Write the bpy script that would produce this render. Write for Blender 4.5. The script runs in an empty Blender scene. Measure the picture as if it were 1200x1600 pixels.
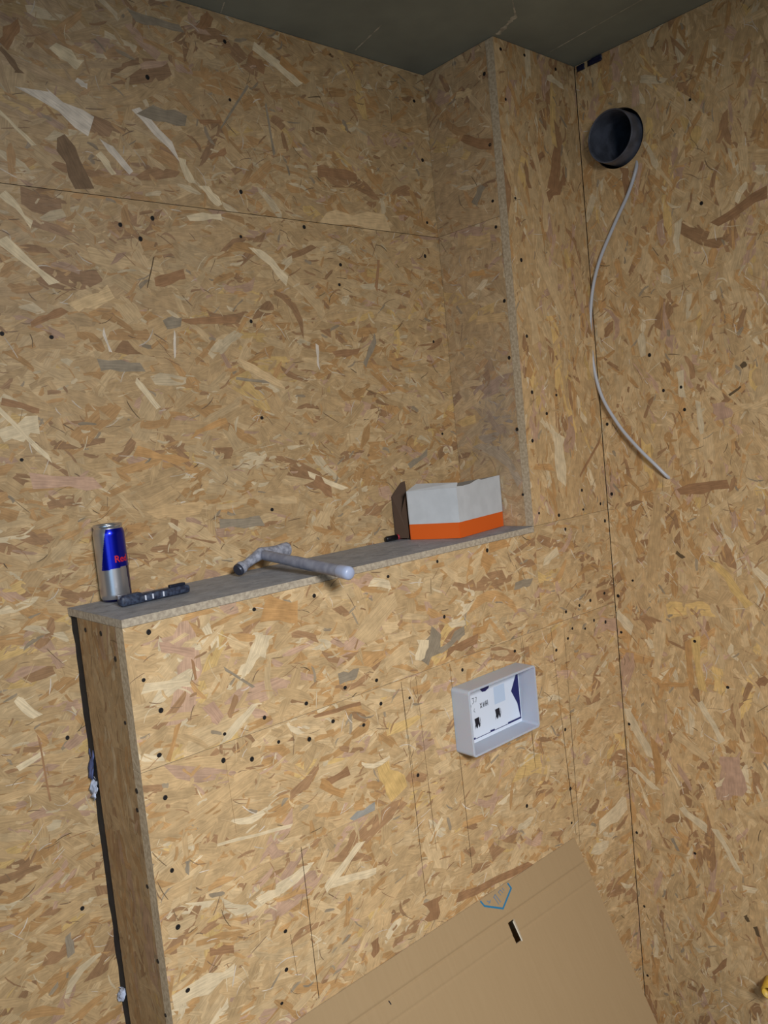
import bpy, bmesh, math, random
import numpy as np
from mathutils import Vector, Matrix

# ------------------------------------------------------------------ camera, world, lights, exposure
C = bpy.context.scene.collection
SC = bpy.context.scene
cam_d = bpy.data.cameras.new('camera')
cam = bpy.data.objects.new('camera', cam_d); C.objects.link(cam)
SC.camera = cam
cam_d.sensor_fit = 'AUTO'; cam_d.sensor_width = 36; cam_d.lens = 1292.47/1600*36
cam_d.clip_start = 0.02
_r, _u, _b = [(0.742299,-0.662758,-0.098709),(0.130314,-0.001712,0.991471),(-0.657275,-0.748831,0.085096)]
cam.matrix_world = Matrix(((_r[0],_u[0],_b[0],-1.82669),(_r[1],_u[1],_b[1],-1.21131),(_r[2],_u[2],_b[2],1.73152),(0,0,0,1)))

w = bpy.data.worlds.new('world'); SC.world = w; w.use_nodes = True
w.node_tree.nodes['Background'].inputs[0].default_value = (0.86,0.93,1.0,1)
w.node_tree.nodes['Background'].inputs[1].default_value = 0.055

def area(name, loc, target, sx, sy, power, col, spread=180):
    d = bpy.data.lights.new(name, 'AREA'); d.shape = 'RECTANGLE'; d.size = sx; d.size_y = sy
    d.energy = power; d.color = col; d.spread = math.radians(spread)
    o = bpy.data.objects.new(name, d); C.objects.link(o); o.location = loc
    o.rotation_euler = (Vector(target)-Vector(loc)).to_track_quat('-Z','Y').to_euler()
    return o
area("key_light", (-1.85,-2.10,2.25), (-0.66,0.1,0.50), 0.45, 0.45, 18.3, (0.985,0.99,0.99), 94)  # unseen lamp behind the camera, fitted to the brightness of the boards
area("sky_light", (-3.0,-1.9,1.7), (-1.0,0.1,1.0), 1.2, 1.2, 5.6, (0.42,0.70,1.0), 120)
SC.view_settings.view_transform = 'Standard'; SC.view_settings.look = 'None'
SC.view_settings.gamma = 1; SC.view_settings.use_curve_mapping = False
SC.view_settings.exposure = 0.0

# ------------------------------------------------------------------ dimensions
LZ = 1.50          # ledge top
CZ = LZ+1.0982     # ceiling
D = 0.22           # ledge depth, back wall plane
L = 1.3162         # half wall length
W = 0.306          # corner column width
XL, YN = -2.7, -2.4
SEAM_B = LZ+0.713

def s2l(c):
    return tuple(((v/255)/12.92 if v/255 <= .04045 else (((v/255)+.055)/1.055)**2.4) for v in c)

# ------------------------------------------------------------------ object helpers
def prop(o, label=None, cat=None, group=None, kind=None):
    if label: o['label'] = label
    if cat: o['category'] = cat
    if group: o['group'] = group
    if kind: o['kind'] = kind
    return o
def wloc(o):
    v = Vector((0,0,0))
    while o is not None:
        v += o.location; o = o.parent
    return v
def thing(name, loc, label, cat, group=None):
    o = bpy.data.objects.new(name, None); C.objects.link(o); o.location = loc
    o.empty_display_size = .05
    return prop(o, label, cat, group)
def link(name, me, parent=None, loc=None):
    """mesh in world coordinates -> object, origin moved to its own place"""
    o = bpy.data.objects.new(name, me); C.objects.link(o)
    base = wloc(parent) if parent else Vector((0,0,0))
    if loc is None: loc = base
    loc = Vector(loc)
    me.transform(Matrix.Translation(-loc))
    o.location = loc-base
    o.parent = parent
    return o
def bm_obj(name, bm, mats, parent=None, loc=None, smooth=False):
    me = bpy.data.meshes.new(name); bmesh.ops.recalc_face_normals(bm, faces=bm.faces)
    bm.to_mesh(me); bm.free()
    for m in (mats if isinstance(mats,(list,tuple)) else [mats]): me.materials.append(m)
    if smooth: me.shade_smooth()
    return link(name, me, parent, loc)
def add_box(bm, lo, hi, mi=0, bevel=0, M=None):
    vs = [bm.verts.new((x,y,z)) for x in (lo[0],hi[0]) for y in (lo[1],hi[1]) for z in (lo[2],hi[2])]
    F = [(0,1,3,2),(4,6,7,5),(0,4,5,1),(2,3,7,6),(0,2,6,4),(1,5,7,3)]
    fs = [bm.faces.new([vs[i] for i in f]) for f in F]
    for f in fs: f.material_index = mi
    if bevel:
        es = list({e for f in fs for e in f.edges})
        r = bmesh.ops.bevel(bm, geom=es, offset=bevel, segments=3, profile=.5, affect='EDGES')
        vs = list({v for f in r['faces'] for v in f.verts} | {v for v in vs if v.is_valid})
        for f in r['faces']: f.material_index = mi
    if M is not None:
        bmesh.ops.transform(bm, matrix=M, verts=[v for v in vs if v.is_valid])
def add_lathe(bm, prof, M, seg=48, mi=0):
    """prof: list of (radius, height)"""
    rings = []
    for r, h in prof:
        if r <= 1e-6: rings.append([bm.verts.new(M @ Vector((0,0,h)))])
        else: rings.append([bm.verts.new(M @ Vector((r*math.cos(2*math.pi*i/seg), r*math.sin(2*math.pi*i/seg), h))) for i in range(seg)])
    for a, b in zip(rings, rings[1:]):
        for i in range(seg):
            j = (i+1) % seg
            if len(a) == 1 and len(b) == 1: continue
            if len(a) == 1: f = bm.faces.new((a[0], b[i], b[j]))
            elif len(b) == 1: f = bm.faces.new((a[i], b[0], a[j]))
            else: f = bm.faces.new((a[i], b[i], b[j], a[j]))
            f.material_index = mi
def axis_mat(p, d):
    return Matrix.Translation(Vector(p)) @ Vector(d).to_track_quat('Z','Y').to_matrix().to_4x4()
def spline(pts, n=10):
    P = [Vector(p) for p in pts]; P = [2*P[0]-P[1]]+P+[2*P[-1]-P[-2]]; out = []
    for i in range(1, len(P)-2):
        for k in range(n):
            t = k/n; a,b,c,d = P[i-1:i+3]
            out.append(.5*((2*b)+(c-a)*t+(2*a-5*b+4*c-d)*t*t+(3*b-a-3*c+d)*t**3))
    out.append(P[-2]); return out
def add_tube(bm, pts, rad, seg=14, mi=0):
    rings = []
    up = Vector((0.31,0.2,0.93)).normalized()
    for i, p in enumerate(pts):
        t = (pts[min(i+1,len(pts)-1)]-pts[max(i-1,0)]).normalized()
        a = (up-t*up.dot(t)).normalized(); b = t.cross(a); up = a
        r = rad[i] if isinstance(rad,(list,tuple)) else rad
        rings.append([bm.verts.new(p+(a*math.cos(2*math.pi*k/seg)+b*math.sin(2*math.pi*k/seg))*r) for k in range(seg)])
    for A, B in zip(rings, rings[1:]):
        for k in range(seg):
            f = bm.faces.new((A[k],A[(k+1)%seg],B[(k+1)%seg],B[k])); f.material_index = mi
    for R in (rings[0], rings[-1]):
        f = bm.faces.new(R); f.material_index = mi

# ------------------------------------------------------------------ materials
def newmat(name):
    m = bpy.data.materials.new(name); m.use_nodes = True
    return m, m.node_tree.nodes, m.node_tree.links, m.node_tree.nodes['Principled BSDF']
def plain(name, rgb, rough=.6, metal=0, noise=0, nscale=40, trans=0, bump=0, rgb2=None, **kw):
    m, N, K, P = newmat(name)
    P.inputs['Base Color'].default_value = (*s2l(rgb),1); P.inputs['Roughness'].default_value = rough
    P.inputs['Metallic'].default_value = metal
    if trans: P.inputs['Transmission Weight'].default_value = trans
    for k, v in kw.items(): P.inputs[k.replace('_',' ')].default_value = v
    if noise or bump or rgb2:
        tc = N.new('ShaderNodeTexCoord'); n = N.new('ShaderNodeTexNoise')
        n.inputs['Scale'].default_value = nscale; n.inputs['Detail'].default_value = 6
        K.new(tc.outputs['Object'], n.inputs['Vector'])
        r = N.new('ShaderNodeValToRGB'); K.new(n.outputs['Fac'], r.inputs[0])
        c2 = rgb2 or tuple(v*(1-noise) for v in rgb)
        r.color_ramp.elements[0].position = .38; r.color_ramp.elements[1].position = .62
        r.color_ramp.elements[0].color = (*s2l(c2),1); r.color_ramp.elements[1].color = (*s2l(rgb),1)
        K.new(r.outputs[0], P.inputs['Base Color'])
        if bump:
            b = N.new('ShaderNodeBump'); b.inputs['Strength'].default_value = bump; b.inputs['Distance'].default_value = .002
            K.new(n.outputs['Fac'], b.inputs['Height']); K.new(b.outputs[0], P.inputs['Normal'])
    return m

def osb_material():
    m, N, K, P = newmat('oriented_strand_board')
    a = N.new('ShaderNodeAttribute'); a.attribute_name = 'flake_colour'
    g = N.new('ShaderNodeAttribute'); g.attribute_name = 'flake_grain'
    mp = N.new('ShaderNodeMapping'); mp.inputs['Scale'].default_value = (28,420,1)
    K.new(g.outputs['Vector'], mp.inputs[0])
    n = N.new('ShaderNodeTexNoise'); n.inputs['Scale'].default_value = 1; n.inputs['Detail'].default_value = 4
    K.new(mp.outputs[0], n.inputs['Vector'])
    r = N.new('ShaderNodeMapRange'); r.inputs[1].default_value = .3; r.inputs[2].default_value = .7
    r.inputs[3].default_value = .80; r.inputs[4].default_value = 1.13; K.new(n.outputs['Fac'], r.inputs[0])
    mx = N.new('ShaderNodeMix'); mx.data_type = 'RGBA'; mx.blend_type = 'MULTIPLY'; mx.inputs[0].default_value = 1
    K.new(a.outputs['Color'], mx.inputs[6]); K.new(r.outputs[0], mx.inputs[7])
    # broad mottling of the board, millimetres to centimetres
    tc = N.new('ShaderNodeTexCoord'); n2 = N.new('ShaderNodeTexNoise'); n2.inputs['Scale'].default_value = 55
    n2.inputs['Detail'].default_value = 5; K.new(tc.outputs['Object'], n2.inputs['Vector'])
    r2 = N.new('ShaderNodeMapRange'); r2.inputs[1].default_value = .3; r2.inputs[2].default_value = .7
    r2.inputs[3].default_value = .84; r2.inputs[4].default_value = 1.12; K.new(n2.outputs['Fac'], r2.inputs[0])
    mx2 = N.new('ShaderNodeMix'); mx2.data_type = 'RGBA'; mx2.blend_type = 'MULTIPLY'; mx2.inputs[0].default_value = 1
    K.new(mx.outputs[2], mx2.inputs[6]); K.new(r2.outputs[0], mx2.inputs[7])
    K.new(mx2.outputs[2], P.inputs['Base Color'])
    P.inputs['Roughness'].default_value = .62; P.inputs['Specular IOR Level'].default_value = .3
    b = N.new('ShaderNodeBump'); b.inputs['Strength'].default_value = .25; b.inputs['Distance'].default_value = .0006
    K.new(n.outputs['Fac'], b.inputs['Height']); K.new(b.outputs[0], P.inputs['Normal'])
    return m
M_OSB = osb_material()
def edge_material():
    m, N, K, P = newmat('board_edge')
    tc = N.new('ShaderNodeTexCoord'); n = N.new('ShaderNodeTexNoise'); n.inputs['Scale'].default_value = 160
    n.inputs['Detail'].default_value = 4; K.new(tc.outputs['Object'], n.inputs['Vector'])
    r = N.new('ShaderNodeValToRGB'); K.new(n.outputs['Fac'], r.inputs[0])
    r.color_ramp.elements[0].position = .36; r.color_ramp.elements[1].position = .64
    r.color_ramp.elements[0].color = (*s2l((166,146,118)),1); r.color_ramp.elements[1].color = (*s2l((196,177,148)),1)
    K.new(r.outputs[0], P.inputs['Base Color']); P.inputs['Roughness'].default_value = .85
    b = N.new('ShaderNodeBump'); b.inputs['Strength'].default_value = .5; b.inputs['Distance'].default_value = .001
    K.new(n.outputs['Fac'], b.inputs['Height']); K.new(b.outputs[0], P.inputs['Normal'])
    return m
M_EDGE = edge_material()
M_SCREW = plain('black_phosphate_screw', (26,22,20), .6, .2)
M_DARK = plain('dark_cavity', (30,28,27), .9)

# ------------------------------------------------------------------ OSB panels: real flakes pressed on a board
PAL = {'T':(198,164,118),'L':(212,181,136),'C':(224,204,168),'W':(226,214,198),'O':(188,140,86),'B':(146,104,72),
       'D':(104,80,64),'G':(134,126,112),'P':(190,152,130),'K':(38,29,23),'Y':(218,180,112),'H':(146,150,148)}
PALL = {k: np.array(s2l(v)) for k, v in PAL.items()}
MIX = {  # share of each colour for big, medium, small flakes and needles
 'big':  'TTTTTTTLLLLTTTYOOPLTOG'[:20]+'B',
 'med':  'TTTTTTLLLLOOOTTPCOTBT',
 'small':'TTLLLOOOTCCBTPTLOBTOTGL',
 'needle':'CCLLBDDBWLCBWDKOLW'}
MIXK = {len(MIX['big']): .78, len(MIX['med']): .70, len(MIX['small']): .66, len(MIX['needle']): .75}
class Acc:
    def __init__(s): s.v=[]; s.n=[]; s.c=[]; s.g=[]; s.cnt=0
def flake_batch(rng, A, rect, count, lr, wr, mean, spread, mix, h0, h1, tilt, hole, tone):
    u0,u1,v0,v1 = rect
    if count < 1: return
    cu = rng.uniform(u0-lr[1]/2, u1+lr[1]/2, count); cv = rng.uniform(v0-lr[1]/2, v1+lr[1]/2, count)
    ln = lr[0]+(lr[1]-lr[0])*rng.beta(1.6,2.4,count); wd = wr[0]+(wr[1]-wr[0])*rng.beta(1.5,2.5,count)
    an = mean+rng.normal(0,spread,count)
    rogue = rng.random(count) < .16
    an[rogue] = rng.uniform(0,math.pi,rogue.sum())
    base = np.array([(-.5,-.35),(-.3,-.5),(0,-.5),(.32,-.5),(.5,-.3),(.5,.28),(.34,.5),(0,.5),(-.3,.5),(-.5,.3)])
    X = base[None,:,0]*ln[:,None]; Y = base[None,:,1]*wd[:,None]
    X = X+rng.normal(0,1,X.shape)*np.minimum(.07*ln,.9*wd)[:,None]*np.where(abs(base[:,0])>.4,1,.3)[None]
    Y = Y+rng.normal(0,.10,Y.shape)*wd[:,None]
    Y = Y*(1-rng.uniform(-.25,.5,count)[:,None]*(X/ln[:,None]))          # taper
    Y = Y+rng.normal(0,.35,count)[:,None]*(X**2)/ln[:,None]                # bow
    ca, sa = np.cos(an)[:,None], np.sin(an)[:,None]
    U = cu[:,None]+X*ca-Y*sa; V = cv[:,None]+X*sa+Y*ca
    H = rng.uniform(h0,h1,count)[:,None]+X/ln[:,None]*rng.uniform(-tilt,tilt,count)[:,None]+Y/wd[:,None]*rng.uniform(-tilt,tilt,count)[:,None]
    ok = (U.max(1)>u0+.0005)&(U.min(1)<u1-.0005)&(V.max(1)>v0+.0005)&(V.min(1)<v1-.0005)
    if hole is not None:
        hu,hv,hr = hole
        ok &= (np.sqrt((U-hu)**2+(V-hv)**2).min(1) > hr) & (np.hypot(cu-hu,cv-hv) > hr)
    keys = np.array(list(mix)); col = np.array([PALL[k]*MIXK[len(mix)]+PALL['T']*(1-MIXK[len(mix)]) for k in keys[rng.integers(0,len(keys),count)]])
    col = col*rng.uniform(.88,1.1,count)[:,None]
    if tone is not None: col = tone(cu,cv,col,rng)
    GX = X+rng.uniform(0,50,count)[:,None]; GY = Y+rng.uniform(0,50,count)[:,None]
    U = np.clip(U,u0,u1); V = np.clip(V,v0,v1); H = np.maximum(H,.00002)
    for k in np.nonzero(ok)[0:1]:
        A.v.append(np.stack([U[k],V[k],H[k]],-1).reshape(-1,3)); A.n.append(np.full(len(k),10))
        A.c.append(np.repeat(col[k],10,0)); A.g.append(np.stack([GX[k],GY[k],0*GX[k]],-1).reshape(-1,3))
def strip(A, rng, u0,v0,u1,v1,wd,h,col,rag=.1,hole=None):
    d = np.array([u1-u0,v1-v0]); ln = np.hypot(*d)+1e-9; e = d/ln; n = np.array([-e[1],e[0]])
    base = np.array([(-.5,-.5),(-.25,-.5),(0,-.5),(.25,-.5),(.5,-.5),(.5,.5),(.25,.5),(0,.5),(-.25,.5),(-.5,.5)])
    X = base[:,0]*ln; Y = base[:,1]*wd
    X = X+rng.normal(0,1,10)*min(.06*ln,.6*wd)*rag*10*np.where(abs(base[:,0])>.4,1,0)
    Y = Y+rng.normal(0,.1,10)*wd*rag*10
    P = np.array([u0,v0])+d/2+X[:,None]*e+Y[:,None]*n
    A.v.append(np.c_[P,np.full(10,h)]); A.n.append(np.array([10])); A.c.append(np.repeat(np.array(col)[None],10,0))
    A.g.append(np.c_[X+rng.uniform(0,50),Y+rng.uniform(0,50),0*X])
def osb(name, parent, frame, rects, thick, mean, spread, seed, hand=(), lines=(), dens=1.0, hole=None, tone=None, fine=1.0, holeplate=None):
    """frame = (origin, u axis, v axis, outward normal); the board fills h = -thick..0, flakes lie on h = 0"""
    o, eu, ev, en = [np.array(q, float) for q in frame]
    rng = np.random.default_rng(seed); A = Acc()
    for rect in rects:
        a = (rect[1]-rect[0])*(rect[3]-rect[2])
        flake_batch(rng,A,rect,int(1200*a*dens),(.07,.19),(.018,.046),mean,spread,MIX['big'],.00002,.00026,.00006,hole,tone)
        flake_batch(rng,A,rect,int(1700*a*dens),(.035,.11),(.008,.023),mean,spread,MIX['med'],.0001,.00030,.00006,hole,tone)
        flake_batch(rng,A,rect,int(2000*a*dens*fine),(.008,.042),(.002,.009),mean,spread*1.3,MIX['small'],.0002,.00036,.00005,hole,tone)
        flake_batch(rng,A,rect,int(700*a*dens*fine),(.008,.05),(.0008,.0022),mean,spread*1.7,MIX['needle'],.00030,.00042,.00003,hole,tone)
    for u0_,v0_,u1_,v1_,wd,c in hand:
        for rect in rects:
            if rect[0] <= (u0_+u1_)/2 <= rect[1] and rect[2] <= (v0_+v1_)/2 <= rect[3]:
                k0 = len(A.v); strip(A,rng,u0_,v0_,u1_,v1_,wd,.00044+.00010*rng.random(),(PALL[c]*.8+PALL['T']*.2)*rng.uniform(.95,1.05),.14)
                A.v[k0][:,0] = np.clip(A.v[k0][:,0],rect[0],rect[1]); A.v[k0][:,1] = np.clip(A.v[k0][:,1],rect[2],rect[3])
    for u0_,v0_,u1_,v1_,wd,c in lines: strip(A,rng,u0_,v0_,u1_,v1_,wd,.00056+.00002*rng.random(),PALL[c] if isinstance(c,str) else c,.015)
    V = np.concatenate(A.v); N_ = np.concatenate(A.n); CO = np.concatenate(A.c); G = np.concatenate(A.g)
    nf = len(N_)
    # slab under the flakes
    SV=[];SF=[]
    for (a,b,c,d) in rects:
        if holeplate is not None:
            hu,hv,hr = holeplate; s = .1
            parts = [(a,hu-s,c,d),(hu+s,b,c,d),(hu-s,hu+s,c,hv-s),(hu-s,hu+s,hv+s,d)]
        else: parts = [(a,b,c,d)]
        for (p,q_,r_,t) in parts:
            k = len(SV); SV += [(p,r_,0),(q_,r_,0),(q_,t,0),(p,t,0),(p,r_,-thick),(q_,r_,-thick),(q_,t,-thick),(p,t,-thick)]
            SF += [[k+i for i in f] for f in ((0,1,2,3),(7,6,5,4),(0,4,5,1),(1,5,6,2),(2,6,7,3),(3,7,4,0))]
        if holeplate is not None:
            n = 48; k = len(SV)
            for i in range(n):
                t = 2*math.pi*i/n+1e-4; cx, sx = math.cos(t), math.sin(t); m = max(abs(cx),abs(sx))
                SV += [(hu+hr*cx,hv+hr*sx,0),(hu+s*cx/m,hv+s*sx/m,0),(hu+hr*cx,hv+hr*sx,-thick)]
            for i in range(n):
                j = (i+1)%n
                SF += [[k+3*i,k+3*i+1,k+3*j+1,k+3*j],[k+3*i,k+3*j,k+3*j+2,k+3*i+2]]
    nv0 = len(V); SV = np.array(SV,float); V = np.concatenate([V,SV])
    bc = np.repeat(PALL['T'][None]*.93,len(SV),0)
    if tone is not None: bc = tone(SV[:,0],SV[:,1],bc,rng)
    CO = np.concatenate([CO,bc]); G = np.concatenate([G,SV])
    loops = list(range(nv0)); starts = np.concatenate([[0],np.cumsum(N_)]).tolist()[:-1]; tot = N_.tolist(); cur = nv0
    for f in SF:
        starts.append(cur); tot.append(len(f)); cur += len(f); loops += [i+nv0 for i in f]
    P = o+V[:,:1]*eu+V[:,1:2]*ev+V[:,2:]*en
    if np.dot(np.cross(eu,ev),en) < 0:
        lp = np.array(loops)
        for s_,t_ in zip(starts,tot): lp[s_:s_+t_] = lp[s_:s_+t_][::-1]
        loops = lp.tolist()
    me = bpy.data.meshes.new(name); me.vertices.add(len(P)); me.vertices.foreach_set('co',P.ravel())
    me.loops.add(len(loops)); me.loops.foreach_set('vertex_index',loops)
    me.polygons.add(len(starts)); me.polygons.foreach_set('loop_start',starts); me.polygons.foreach_set('loop_total',tot)
    mi = np.zeros(len(starts),int)
    for i,f in enumerate(SF):
        z = SV[np.array(f),2]
        if z.min() < -1e-6: mi[nf+i] = 1
    me.update(calc_edges=True)
    me.polygons.foreach_set('material_index',mi)
    at = me.attributes.new('flake_colour','FLOAT_COLOR','POINT'); at.data.foreach_set('color',np.c_[CO,np.ones(len(CO))].ravel())
    ag = me.attributes.new('flake_grain','FLOAT_VECTOR','POINT'); ag.data.foreach_set('vector',G.ravel())
    me.shade_flat()
    me.materials.append(M_OSB); me.materials.append(M_EDGE)
    return link(name, me, parent)

# one screw head, copied everywhere
def screw_mesh():
    bm = bmesh.new(); add_lathe(bm,[(.0,.0003),(.0011,.0003),(.0016,.0009),(.0030,.0010),(.0037,.0007),(.0038,-.002)],Matrix.Identity(4),14)
    me = bpy.data.meshes.new('screw'); bmesh.ops.recalc_face_normals(bm,faces=bm.faces); bm.to_mesh(me); bm.free()
    me.materials.append(M_SCREW); return me
SCREW = screw_mesh()
def screws(parent, frame, pts):
    o, eu, ev, en = [Vector(q) for q in frame]
    q = en.to_track_quat('Z','Y'); rr = random.Random(5)
    for u, v in pts:
        s = bpy.data.objects.new('screw', SCREW); C.objects.link(s)
        p = o+eu*u+ev*v+en*.0002
        s.location = p-wloc(parent); s.parent = parent; s.rotation_euler = q.to_euler()
        k = rr.uniform(.85,1.15); s.scale = (k,k*rr.uniform(.85,1.15),1)

# screw and strand positions measured on each board (metres along the board)
SCREWS = {
 'back': [(-0.865, 2.545),(-1.043, 2.44),(-1.132, 2.165),(-1.096, 2.143),(-1.067, 2.183),(-0.866, 2.255),(-0.878, 2.166),(-0.716, 2.2),(-0.626, 2.127),(-0.635, 2.083),(-0.868, 2.433),(-1.362, 1.968),(-1.358, 1.76),(-0.876, 1.998),(-0.876, 1.803),(-0.876, 1.614),(-1.282, 1.963),(-0.356, 1.96),(-0.355, 1.735),(-0.336, 2.394),(-0.346, 2.53),(-0.34, 2.246),(-0.358, 2.165),(-1.345, 1.278),(-1.359, 0.975)], 'cside': [(0.03, 2.024),(0.03, 1.894),(0.025, 1.728),(0.024, 1.575),(0.032, 2.529),(0.033, 2.374),(0.039, 2.251),(0.036, 2.192)], 
 'front': [(-0.274, 1.939),(-0.272, 1.81),(-0.285, 1.698),(-0.283, 1.528),(-0.208, 1.513),(-0.223, 1.758),(-0.18, 1.8),(-0.107, 1.562),(-0.108, 1.514),(-0.187, 1.476),(-0.032, 1.519),(-0.018, 1.473),(0.025, 1.989),(-0.282, 2.575),(-0.197, 2.581),(-0.279, 2.467),(-0.274, 2.25),(-0.271, 2.112),(0.031, 2.287),(-0.079, 2.575),(-1.275, 1.472),(-1.293, 1.4),(-1.271, 1.345),(-1.283, 1.276),(-1.282, 1.206),(-1.081, 1.467),(-0.952, 1.465),(-1.165, 1.273),(-1.173, 1.23),(-1.119, 1.214),(-1.085, 1.277),(-1.062, 1.226),(-0.995, 1.276),(-0.997, 1.21),(-0.904, 1.28),(-0.94, 1.226),(-0.869, 1.197),(-0.826, 1.273),(-0.821, 1.225),(-0.631, 1.473),(-0.77, 1.467),(-0.475, 1.471),(-0.626, 1.355),(-0.745, 1.215),(-0.587, 1.231),(-0.412, 1.229),(-0.261, 1.194),(-0.212, 1.211),(-0.191, 1.231),(-0.139, 1.219),(-0.05, 1.216),(-0.099, 1.231),(-0.211, 1.277),(-0.155, 1.281),(-0.108, 1.284),(-0.045, 1.29),(-0.252, 0.995),(-0.251, 0.846),(-0.417, 0.865),(-0.743, 1.053),(-0.257, 0.761),(-1.286, 1.087),(-1.288, 0.993),(-1.285, 0.884),(-1.092, 0.89),(-1.099, 0.822),(-1.116, 0.768)], 
 'right': [(-0.017, 1.718),(-0.015, 1.54),(-0.301, 2.187),(-0.29, 2.414),(-0.011, 1.275),(0.002, 1.23),(-0.012, 1.179),(-0.015, 0.934),(-0.057, 1.318),(-0.013, 0.637),(-0.214, 1.179),(-0.289, 1.077),(-0.176, 0.632),(-0.019, 0.434),(-0.013, 0.236),(-0.148, 1.873),(-0.178, 1.785),(-0.228, 1.735),(-0.223, 1.788)], 'side': [(0.148, 1.469),(0.085, 1.47),(0.04, 1.434),(0.034, 1.332),(0.024, 1.223),(0.031, 1.19),(0.03, 1.063),(0.027, 0.938),(0.024, 0.847)]}
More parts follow.
